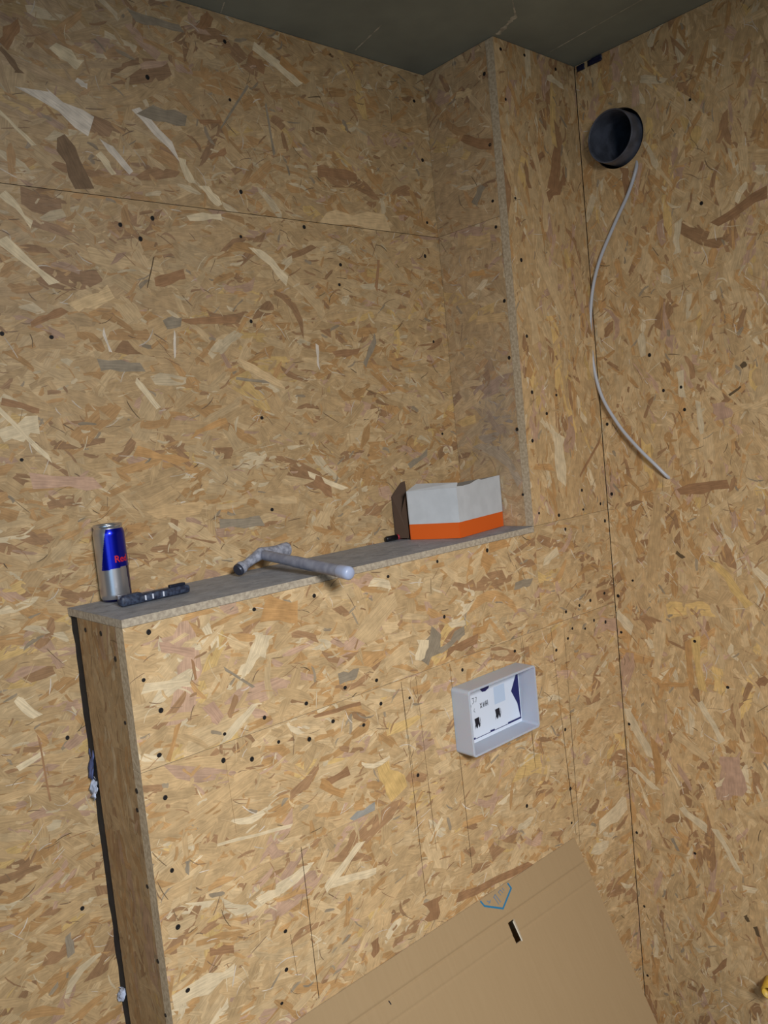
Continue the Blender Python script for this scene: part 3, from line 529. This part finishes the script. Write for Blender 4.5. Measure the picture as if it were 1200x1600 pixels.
add_tube(bm, hh, [.0115,.0125,.0085,.0095,.0120,.0110,.0112,.0140,.0148], 20)
bm_obj('head', bm, M_DUST, hm, smooth=False)
bm = bmesh.new(); dl = (HL-HC).normalized(); add_lathe(bm,[(0,.006),(.0105,.0055),(.0118,.003),(.0118,-.001),(0,-.001)],axis_mat(HL,dl),24)
o_ = bm_obj('striking_face', bm, plain('dark_steel',(58,62,76),.4,.3), hm); o_['label'] = 'dark striking face'

# ------------------------------------------------------------------ white and orange carton
A_ = Vector((-.541,.170,LZ)); B_ = Vector((-.500,.052,LZ)); C_ = Vector((-.3085,.088,LZ)); D_ = Vector((-.350,.206,LZ))
BH = .115
ct = thing('carton', ((A_.x+C_.x)/2,(A_.y+C_.y)/2,LZ+.0006), 'small open white carton with an orange band, in the corner of the ledge', 'box')
M_WHITE = plain('white_card',(198,200,202),.6,0,.04,30); M_ORANGE = plain('orange_print',(216,92,16),.55); M_GREYC = plain('grey_card_inside',(120,112,102),.8)
bm = bmesh.new(); up = Vector((0,0,1)); z0 = .0008
def panel(p, q, tops, band=.036, inset=.0022):
    """upright card panel from p to q with a top edge profile [(t,height)...]"""
    n = (q-p).cross(up).normalized()*-inset
    for (t0,a),(t1,b) in zip(tops, tops[1:]):
        P0 = p.lerp(q,t0); P1 = p.lerp(q,t1)
        for lo0,lo1,hi0,hi1,mi in ((z0,z0,band,band,1),(band,band,a,b,0)):
            v = [P0+up*lo0,P1+up*lo1,P1+up*hi1,P0+up*hi0]; vi = [x+n for x in v]
            vv = [bm.verts.new(x) for x in v]; ww = [bm.verts.new(x) for x in vi]
            f = bm.faces.new(vv); f.material_index = mi
            f = bm.faces.new(ww[::-1]); f.material_index = 2
            for i in range(4):
                f = bm.faces.new((vv[i],vv[(i+1)%4],ww[(i+1)%4],ww[i])); f.material_index = 2 if i == 2 else mi
panel(A_,B_+(A_-B_).normalized()*.0012,[(0,.112),(1,.1145)])
panel(B_+Vector((.0012,.0004,0)),C_,[(0,.1165),(.14,.1150),(.3,.1165),(.42,.1215),(.5,.1235),(.56,.1205),(.8,.1225),(1,.1235)])
panel(C_,D_,[(0,.1235),(1,.110)]); panel(D_,A_,[(0,.110),(1,.108)])
f = bm.faces.new([bm.verts.new(p+up*z0) for p in (A_,B_,C_,D_)]); f.material_index = 2
bm_obj('carton_body', bm, [M_WHITE,M_ORANGE,M_GREYC], ct)
bm = bmesh.new(); inn = (D_-A_).normalized()
q = [A_+up*.1122, B_+up*.1147, B_+up*.1245+inn*.010+(A_-B_)*.02, A_+up*.1265+inn*.026+(B_-A_)*.08]
va = [bm.verts.new(p) for p in q]; vb = [bm.verts.new(p+inn*.002-up*.0012) for p in q]
bm.faces.new(va); bm.faces.new(vb[::-1])
for i in range(4): bm.faces.new((va[i],va[(i+1)%4],vb[(i+1)%4],vb[i]))
bm_obj('flap', bm, M_WHITE, ct)
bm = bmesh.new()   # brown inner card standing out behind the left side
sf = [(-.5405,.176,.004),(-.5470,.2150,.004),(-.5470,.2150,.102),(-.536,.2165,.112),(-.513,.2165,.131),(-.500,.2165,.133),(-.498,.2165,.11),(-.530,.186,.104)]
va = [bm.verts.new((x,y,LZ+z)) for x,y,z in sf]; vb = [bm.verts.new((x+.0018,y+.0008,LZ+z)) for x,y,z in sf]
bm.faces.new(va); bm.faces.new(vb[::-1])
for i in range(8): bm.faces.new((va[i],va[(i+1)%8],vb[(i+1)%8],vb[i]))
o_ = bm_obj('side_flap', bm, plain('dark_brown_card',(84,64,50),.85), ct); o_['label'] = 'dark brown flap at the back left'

# marker behind the carton
mk = thing('marker_pen', (-.53,.2085,LZ+.0006), 'red marker pen with a black cap, half hidden behind the white carton', 'pen')
mz = LZ+.0072
bm = bmesh.new(); add_lathe(bm,[(0,0),(.0052,.0006),(.0062,.003),(.0064,.034),(0,.034)],axis_mat((-.583,.209,mz),(1,0,0)),24); bm_obj('cap', bm, plain('black_plastic',(18,18,24),.35), mk, smooth=True)
bm = bmesh.new(); add_lathe(bm,[(0,0),(.0058,0),(.0060,.002),(.0060,.07),(.0045,.074),(0,.074)],axis_mat((-.5488,.209,mz),(1,0,0)),24); bm_obj('barrel', bm, plain('red_plastic',(168,40,60),.4), mk, smooth=True)

# ------------------------------------------------------------------ flush plate sleeve on the half wall
fx0, fx1, fz0, fz1, fd = -.6268, -.4055, LZ-.4400, LZ-.2975, .050
fr = thing('flush_plate_frame', ((fx0+fx1)/2,0,(fz0+fz1)/2), 'pale translucent plastic sleeve around a printed white card, on the half wall front', 'wall box')
M_SL = plain('milky_sleeve',(178,184,196),.45,0,0,Subsurface_Weight=.25)
def rrect(x0,x1,z0_,z1_,r,n=6):
    out = []
    for cx,cz,a0 in ((x1-r,z1_-r,0),(x0+r,z1_-r,90),(x0+r,z0_+r,180),(x1-r,z0_+r,270)):
        for i in range(n+1):
            t = math.radians(a0+90*i/n); out.append((cx+r*math.cos(t),cz+r*math.sin(t)))
    return out
bm = bmesh.new(); tk = .0045
oo = rrect(fx0,fx1,fz0,fz1,.008); ii = rrect(fx0+tk,fx1-tk,fz0+tk,fz1-tk,.005)
loops_ = [[bm.verts.new((x,y,z)) for x,z in pr_] for pr_,y in ((oo,-.0008),(oo,-fd+.001),(ii,-fd),(ii,-.0009))]
loops_.insert(2,[bm.verts.new((x*.996+ (fx0+fx1)/2*.004,-fd,z*.996+(fz0+fz1)/2*.004)) for x,z in oo])
nn = len(oo)
for a,b in zip(loops_, loops_[1:]):
    for i in range(nn): bm.faces.new((a[i],a[(i+1)%nn],b[(i+1)%nn],b[i]))
bm_obj('sleeve', bm, M_SL, fr)
# printed card deep inside the sleeve
M_CARD = plain('white_print_card',(214,221,234),.5); M_NAVY = plain('navy_print',(24,26,88),.5); M_INK = plain('black_ink',(14,18,32),.5); M_PB = plain('pale_blue_print',(186,202,224),.5)
cx0,cx1,cz0,cz1 = fx0+tk+.0006, fx1-tk-.0006, fz0+tk+.0006, fz1-tk-.0006
bm = bmesh.new(); add_box(bm,(cx0,-.003,cz0),(cx1,-.0009,cz1))
def poly(pts, mi, y=-.0034):
    f = bm.faces.new([bm.verts.new((x,y,z)) for x,z in pts]); f.material_index = mi; 
def seg(a, b, wd, mi, y=-.0037):
    a = Vector((a[0],0,a[1])); b = Vector((b[0],0,b[1])); d = (b-a).normalized(); n = Vector((-d.z,0,d.x))*wd/2
    poly([((a+n).x,(a+n).z),((b+n).x,(b+n).z),((b-n).x,(b-n).z),((a-n).x,(a-n).z)], mi, y)
Z = lambda pts: [(x,LZ+z) for x,z in pts]
poly(Z([(-.4183,-.3206),(-.4401,-.3563),(-.4225,-.3887),(-.4149,-.4267),(-.4135,-.4267),(-.4135,-.3206)]),1)
poly(Z([(-.5419,-.3235),(-.5098,-.3199),(-.5138,-.3285),(-.5249,-.3326),(-.5353,-.3313)]),1)
poly(Z([(-.4981,-.3316),(-.4618,-.3316),(-.4618,-.3706),(-.4981,-.3706)]),3)
poly(Z([(-.5820,-.3195),(-.5440,-.3195),(-.5440,-.3780),(-.5820,-.3780)]),0,-.0035)
for a,b,wd in (((-.5700,-.3370),(-.5640,-.3368),.0012),((-.5640,-.3368),(-.5665,-.3410),.0012),((-.5665,-.3410),(-.5635,-.3450),.0012),((-.5635,-.3450),(-.5690,-.3490),.0012),
               ((-.5600,-.3372),(-.5550,-.3372),.0012),((-.5550,-.3372),(-.5580,-.3480),.0012),((-.5735,-.3500),(-.5745,-.3560),.0010),
               ((-.5640,-.3600),(-.5665,-.3650),.0010),((-.5665,-.3650),(-.5630,-.3690),.0010),
               ((-.5430,-.3540),(-.5430,-.3650),.0012),((-.5460,-.3540),(-.5400,-.3650),.0011),((-.5400,-.3540),(-.5460,-.3650),.0011),
               ((-.5360,-.3540),(-.5360,-.3650),.0012),((-.5325,-.3540),(-.5325,-.3650),.0012),((-.5360,-.3645),(-.5325,-.3545),.0011),
               ((-.5280,-.3530),(-.5280,-.3650),.0014),((-.5245,-.3530),(-.5245,-.3650),.0014),((-.5210,-.3530),(-.5210,-.3650),.0014),((-.5280,-.3600),(-.5210,-.3600),.0012)):
    seg((a[0],LZ+a[1]),(b[0],LZ+b[1]),wd,2)
for x,z in ((-.5585,-.3930),(-.4905,-.3920)):      # two small pictograms of a hand at a fitting
    poly(Z([(x-.0085,z+.0100),(x+.0060,z+.0110),(x+.0070,z+.001),(x+.0085,z-.0095),(x+.0050,z-.0125),(x+.0030,z-.004),(x-.0005,z-.0115),(x-.0035,z-.0125),(x-.0050,z-.0065),(x-.0095,z-.0130),(x-.0065,z-.002)]),2)
    seg((x+.0085,LZ+z+.009),(x+.0100,LZ+z-.002),.0010,2); seg((x+.0100,LZ+z-.002),(x+.0075,LZ+z-.0070),.0010,2)
seg((-.5815,LZ-.4262),(-.4140,LZ-.4262),.0014,1)
for a,b in ((-.5815,-.5690),(-.5200,-.5060),(-.4600,-.4145)): seg((a,LZ-.4245),(b,LZ-.4245),.0040,1,-.0038)
seg((-.4141,LZ-.3206),(-.4141,LZ-.4268),.0016,1)
o_ = bm_obj('printed_card', bm, [M_CARD,M_NAVY,M_INK,M_PB], fr); o_['label'] = 'white card printed in navy and black'

# ------------------------------------------------------------------ big sheet of cardboard leaning on the half wall
def card_material(name, a, b):
    m, N, K, P = newmat(name)
    tc = N.new('ShaderNodeTexCoord'); mp = N.new('ShaderNodeMapping'); mp.inputs['Scale'].default_value = (60,4,4)
    K.new(tc.outputs['Object'],mp.inputs[0]); n = N.new('ShaderNodeTexNoise'); n.inputs['Scale'].default_value = 3; n.inputs['Detail'].default_value = 5
    K.new(mp.outputs[0],n.inputs['Vector']); r = N.new('ShaderNodeValToRGB'); K.new(n.outputs['Fac'],r.inputs[0])
    r.color_ramp.elements[0].position=.3; r.color_ramp.elements[1].position=.7
    r.color_ramp.elements[0].color=(*s2l(a),1); r.color_ramp.elements[1].color=(*s2l(b),1)
    K.new(r.outputs[0],P.inputs['Base Color']); P.inputs['Roughness'].default_value=.75; P.inputs['Specular IOR Level'].default_value=.2
    return m
M_KRAFT = card_material('brown_cardboard',(160,134,99),(163,137,102)); M_BLUE = plain('blue_stamp_ink',(36,112,150),.6); M_CUT = plain('cut_card_edge',(196,184,164),.8)
M_BLUE2 = plain('faded_stamp_ink',(112,124,138),.6)
T = .004
bd = Vector((0,-.194,-.392)).normalized(); bn = Vector((0,bd.z,-bd.y)); bn = bn if bn.y < 0 else -bn   # down the sheet, outward
BO = Vector((0,-.0052,LZ-.7755))
def bp(a,b,h=0): return BO+Vector((a,0,0))+bd*b+bn*h
cb = thing('cardboard_sheet', tuple(bp(-.8,.30)), 'large plain brown cardboard sheet leaning against the lower half wall', 'cardboard')
bm = bmesh.new()
def slab(pts, h0, h1, mi=0, side=1, hfun=None):
    n = len(pts); hf = hfun or (lambda a,b: 0)
    t = [bm.verts.new(bp(a,b,h1+hf(a,b))) for a,b in pts]; u = [bm.verts.new(bp(a,b,h0+hf(a,b))) for a,b in pts]
    f = bm.faces.new(t); f.material_index = mi; f = bm.faces.new(u[::-1]); f.material_index = mi
    for i in range(n):
        f = bm.faces.new((t[i],t[(i+1)%n],u[(i+1)%n],u[i])); f.material_index = side
AL, AR, BB = -1.42, -.2565, .805
# crease profile: two shallow folds running along the sheet
def crease(a,b): return -.0020*math.exp(-((b-.0575-.004*(a+.6))/.0028)**2)-.0011*math.exp(-((b-.098-.01*(a+.6))/.003)**2)+.0006*math.sin(a*7)*min(1,b*3)
HA0,HA1,HB0,HB1 = -.5560,-.5350,.0705,.1150     # punched slot
xs = sorted(set([round(AL+i*(AR-AL)/60,5) for i in range(61)]+[HA0,HA1])); ys = sorted(set([round(i*.0016,5) for i in range(80)]+[round(.128+i*(BB-.128)/24,5) for i in range(25)]+[HB0,HB1]))
def slot(a,b): return HA0 < a < HA1 and HB0 < b < HB1
def skew(a,b): # the slot leans a little
    if HA0-.012 <= a <= HA1+.012 and HB0-.001 <= b <= HB1+.001: return a-(b-HB0)*.12, b+(a-HA0)*.16
    return a,b
gt = {}; gb = {}
for i,a in enumerate(xs):
    for j,b in enumerate(ys):
        h = crease(a,b); gt[i,j] = bm.verts.new(bp(a,b,h)); gb[i,j] = bm.verts.new(bp(a,b,h-T))
cell = {(i,j) for i in range(len(xs)-1) for j in range(len(ys)-1) if not slot((xs[i]+xs[i+1])/2,(ys[j]+ys[j+1])/2)}
for i,j in cell:
    f = bm.faces.new((gt[i,j],gt[i+1,j],gt[i+1,j+1],gt[i,j+1])); f = bm.faces.new((gb[i,j+1],gb[i+1,j+1],gb[i+1,j],gb[i,j]))
    for di,dj,e in ((-1,0,((i,j),(i,j+1))),(1,0,((i+1,j+1),(i+1,j))),(0,-1,((i+1,j),(i,j))),(0,1,((i,j+1),(i+1,j+1)))):
        if (i+di,j+dj) not in cell:
            f = bm.faces.new((gt[e[0]],gt[e[1]],gb[e[1]],gb[e[0]])); f.material_index = 1
def mark(pts, mi=2, h=.0004):
    f = bm.faces.new([bm.verts.new(bp(a,b,h+crease(a,b))) for a,b in pts]); f.material_index = mi
def bseg(p,q,wd,mi=2,h=.0004):
    p = Vector((*p,0)); q = Vector((*q,0)); d = (q-p).normalized(); n = Vector((-d.y,d.x,0))*wd/2; p = p-d*wd*.3; q = q+d*wd*.3
    mark([((p+n).x,(p+n).y),((q+n).x,(q+n).y),((q-n).x,(q-n).y),((p-n).x,(p-n).y)],mi,h)
hx = [(-.6035,.0030),(-.5985,.0150),(-.5530,.0405),(-.5085,.0150),(-.5120,.0030)]
for i,(p,q) in enumerate(zip(hx,hx[1:])): bseg(p,q,.0040,2,.0004+i*.00005)
for p,q,wd in (((-.5640,.0100),(-.5595,.0280),.0022),((-.5585,.0075),(-.5520,.0265),.0022),((-.5655,.0110),(-.5590,.0080),.0020),
               ((-.5470,.0070),(-.5440,.0150),.0018),((-.5395,.0055),(-.5360,.0130),.0018),((-.5325,.0045),(-.5300,.0110),.0018),((-.5475,.0075),(-.5400,.0055),.0016),
               ((-.5860,.0100),(-.5800,.0150),.0024),((-.5840,.0160),(-.5770,.0120),.0020)):
    bseg(p,q,wd,3,.0005)
bseg((-.9030,.0610),(-.9010,.0680),.0022,4,.0005)
bm_obj('sheet', bm, [M_KRAFT,M_CUT,M_BLUE,M_BLUE2,M_INK], cb, loc=tuple(bp(-.8,.30)))
bm = bmesh.new()   # tongue of the punched slot, folded out along its right side
tl = [(HA1,HB0,-.002),(HA1,HB1,-.002),(HA1-.0075,HB1+.001,.0035),(HA1-.0100,HB0+.002,.0040)]
va = [bm.verts.new(bp(a,b,h)) for a,b,h in tl]; vb = [bm.verts.new(bp(a+.0022,b,h+.0012)) for a,b,h in tl]
bm.faces.new(va); bm.faces.new(vb[::-1])
for i in range(4): bm.faces.new((va[i],va[(i+1)%4],vb[(i+1)%4],vb[i]))
o_ = bm_obj('slot_tongue', bm, M_CUT, cb); o_['label'] = 'pale folded edge of the punched slot'

# ------------------------------------------------------------------ small scraps
def crumple(name, p, ax, ay, size, mat, seed, label, cat, group=None, amp=.3, n=7):
    rr = random.Random(seed); bm = bmesh.new(); ax = Vector(ax).normalized(); ay = Vector(ay).normalized(); az = ax.cross(ay)
    g = {}
    for i in range(n):
        for j in range(n):
            q = Vector(p)+ax*(i/(n-1)-.5)*size[0]+ay*(j/(n-1)-.5)*size[1]+az*rr.uniform(-1,1)*amp*min(size)
            g[i,j] = (bm.verts.new(q), bm.verts.new(q+az*.0008))
    for i in range(n-1):
        for j in range(n-1):
            bm.faces.new([g[a][0] for a in ((i,j),(i+1,j),(i+1,j+1),(i,j+1))]); bm.faces.new([g[a][1] for a in ((i,j+1),(i+1,j+1),(i+1,j),(i,j))])
    for k in range(n-1):
        for e in (((k,0),(k+1,0)),((k,n-1),(k+1,n-1)),((0,k),(0,k+1)),((n-1,k),(n-1,k+1))):
            bm.faces.new((g[e[0]][0],g[e[1]][0],g[e[1]][1],g[e[0]][1]))
    o = bm_obj(name, bm, mat, None, p, True); prop(o, label, cat, group); return o
M_TAPE = plain('dark_blue_tape',(20,22,50),.5); M_FILM = plain('white_film',(198,206,226),.35); M_FILMB = plain('blue_grey_film',(92,104,150),.4)
crumple('tape_scrap',(-.004,-.060,CZ-.010),(0,1,0),(0,0,1),(.040,.014),M_TAPE,1,'longer dark blue tape scrap where the right wall meets the ceiling','tape','dark blue tape scraps under the ceiling',.08)
crumple('tape_scrap',(-.004,-.020,CZ-.011),(0,1,0),(0,0,1),(.022,.014),M_TAPE,2,'shorter dark blue tape scrap right in the ceiling corner beside the boxed column','tape','dark blue tape scraps under the ceiling',.08)
crumple('film_scrap',(-L-.0005,.205,LZ-.318),(0,1,.4),(.3,0,1),(.022,.032),M_FILM,3,'crumpled white film poking from the upper part of the gap behind the half wall end','film','film scraps in the dark gap',.22)
crumple('film_scrap',(-L+.0005,.204,LZ-.275),(0,1,0),(.2,0,1),(.020,.050),M_FILMB,4,'blue-grey film just above the white scrap in the gap behind the half wall','film','film scraps in the dark gap',.15)
crumple('film_scrap',(-L-.0005,.205,LZ-.700),(0,1,-.4),(.3,0,1),(.022,.024),M_FILM,5,'small white film scrap low in the gap, near the bottom of the picture','film','film scraps in the dark gap',.22)
yc = thing('yellow_conduit', (0,-.352,LZ-1.128), 'yellow ribbed conduit end poking from the right wall at the lower right', 'conduit')
bm = bmesh.new()
prof = []
for i in range(34):
    r = .0165 if (i//2)%2 else .0142; prof.append((r,.002+i*.0016))
prof += [(.0120,.0566),(.0120,.004)]
add_lathe(bm,prof,axis_mat((0,-.352,LZ-1.128),(-1,-.25,.1)),32)
bm_obj('ribbed_tube', bm, plain('yellow_plastic',(226,184,72),.45,0,.12,60), yc, smooth=True)
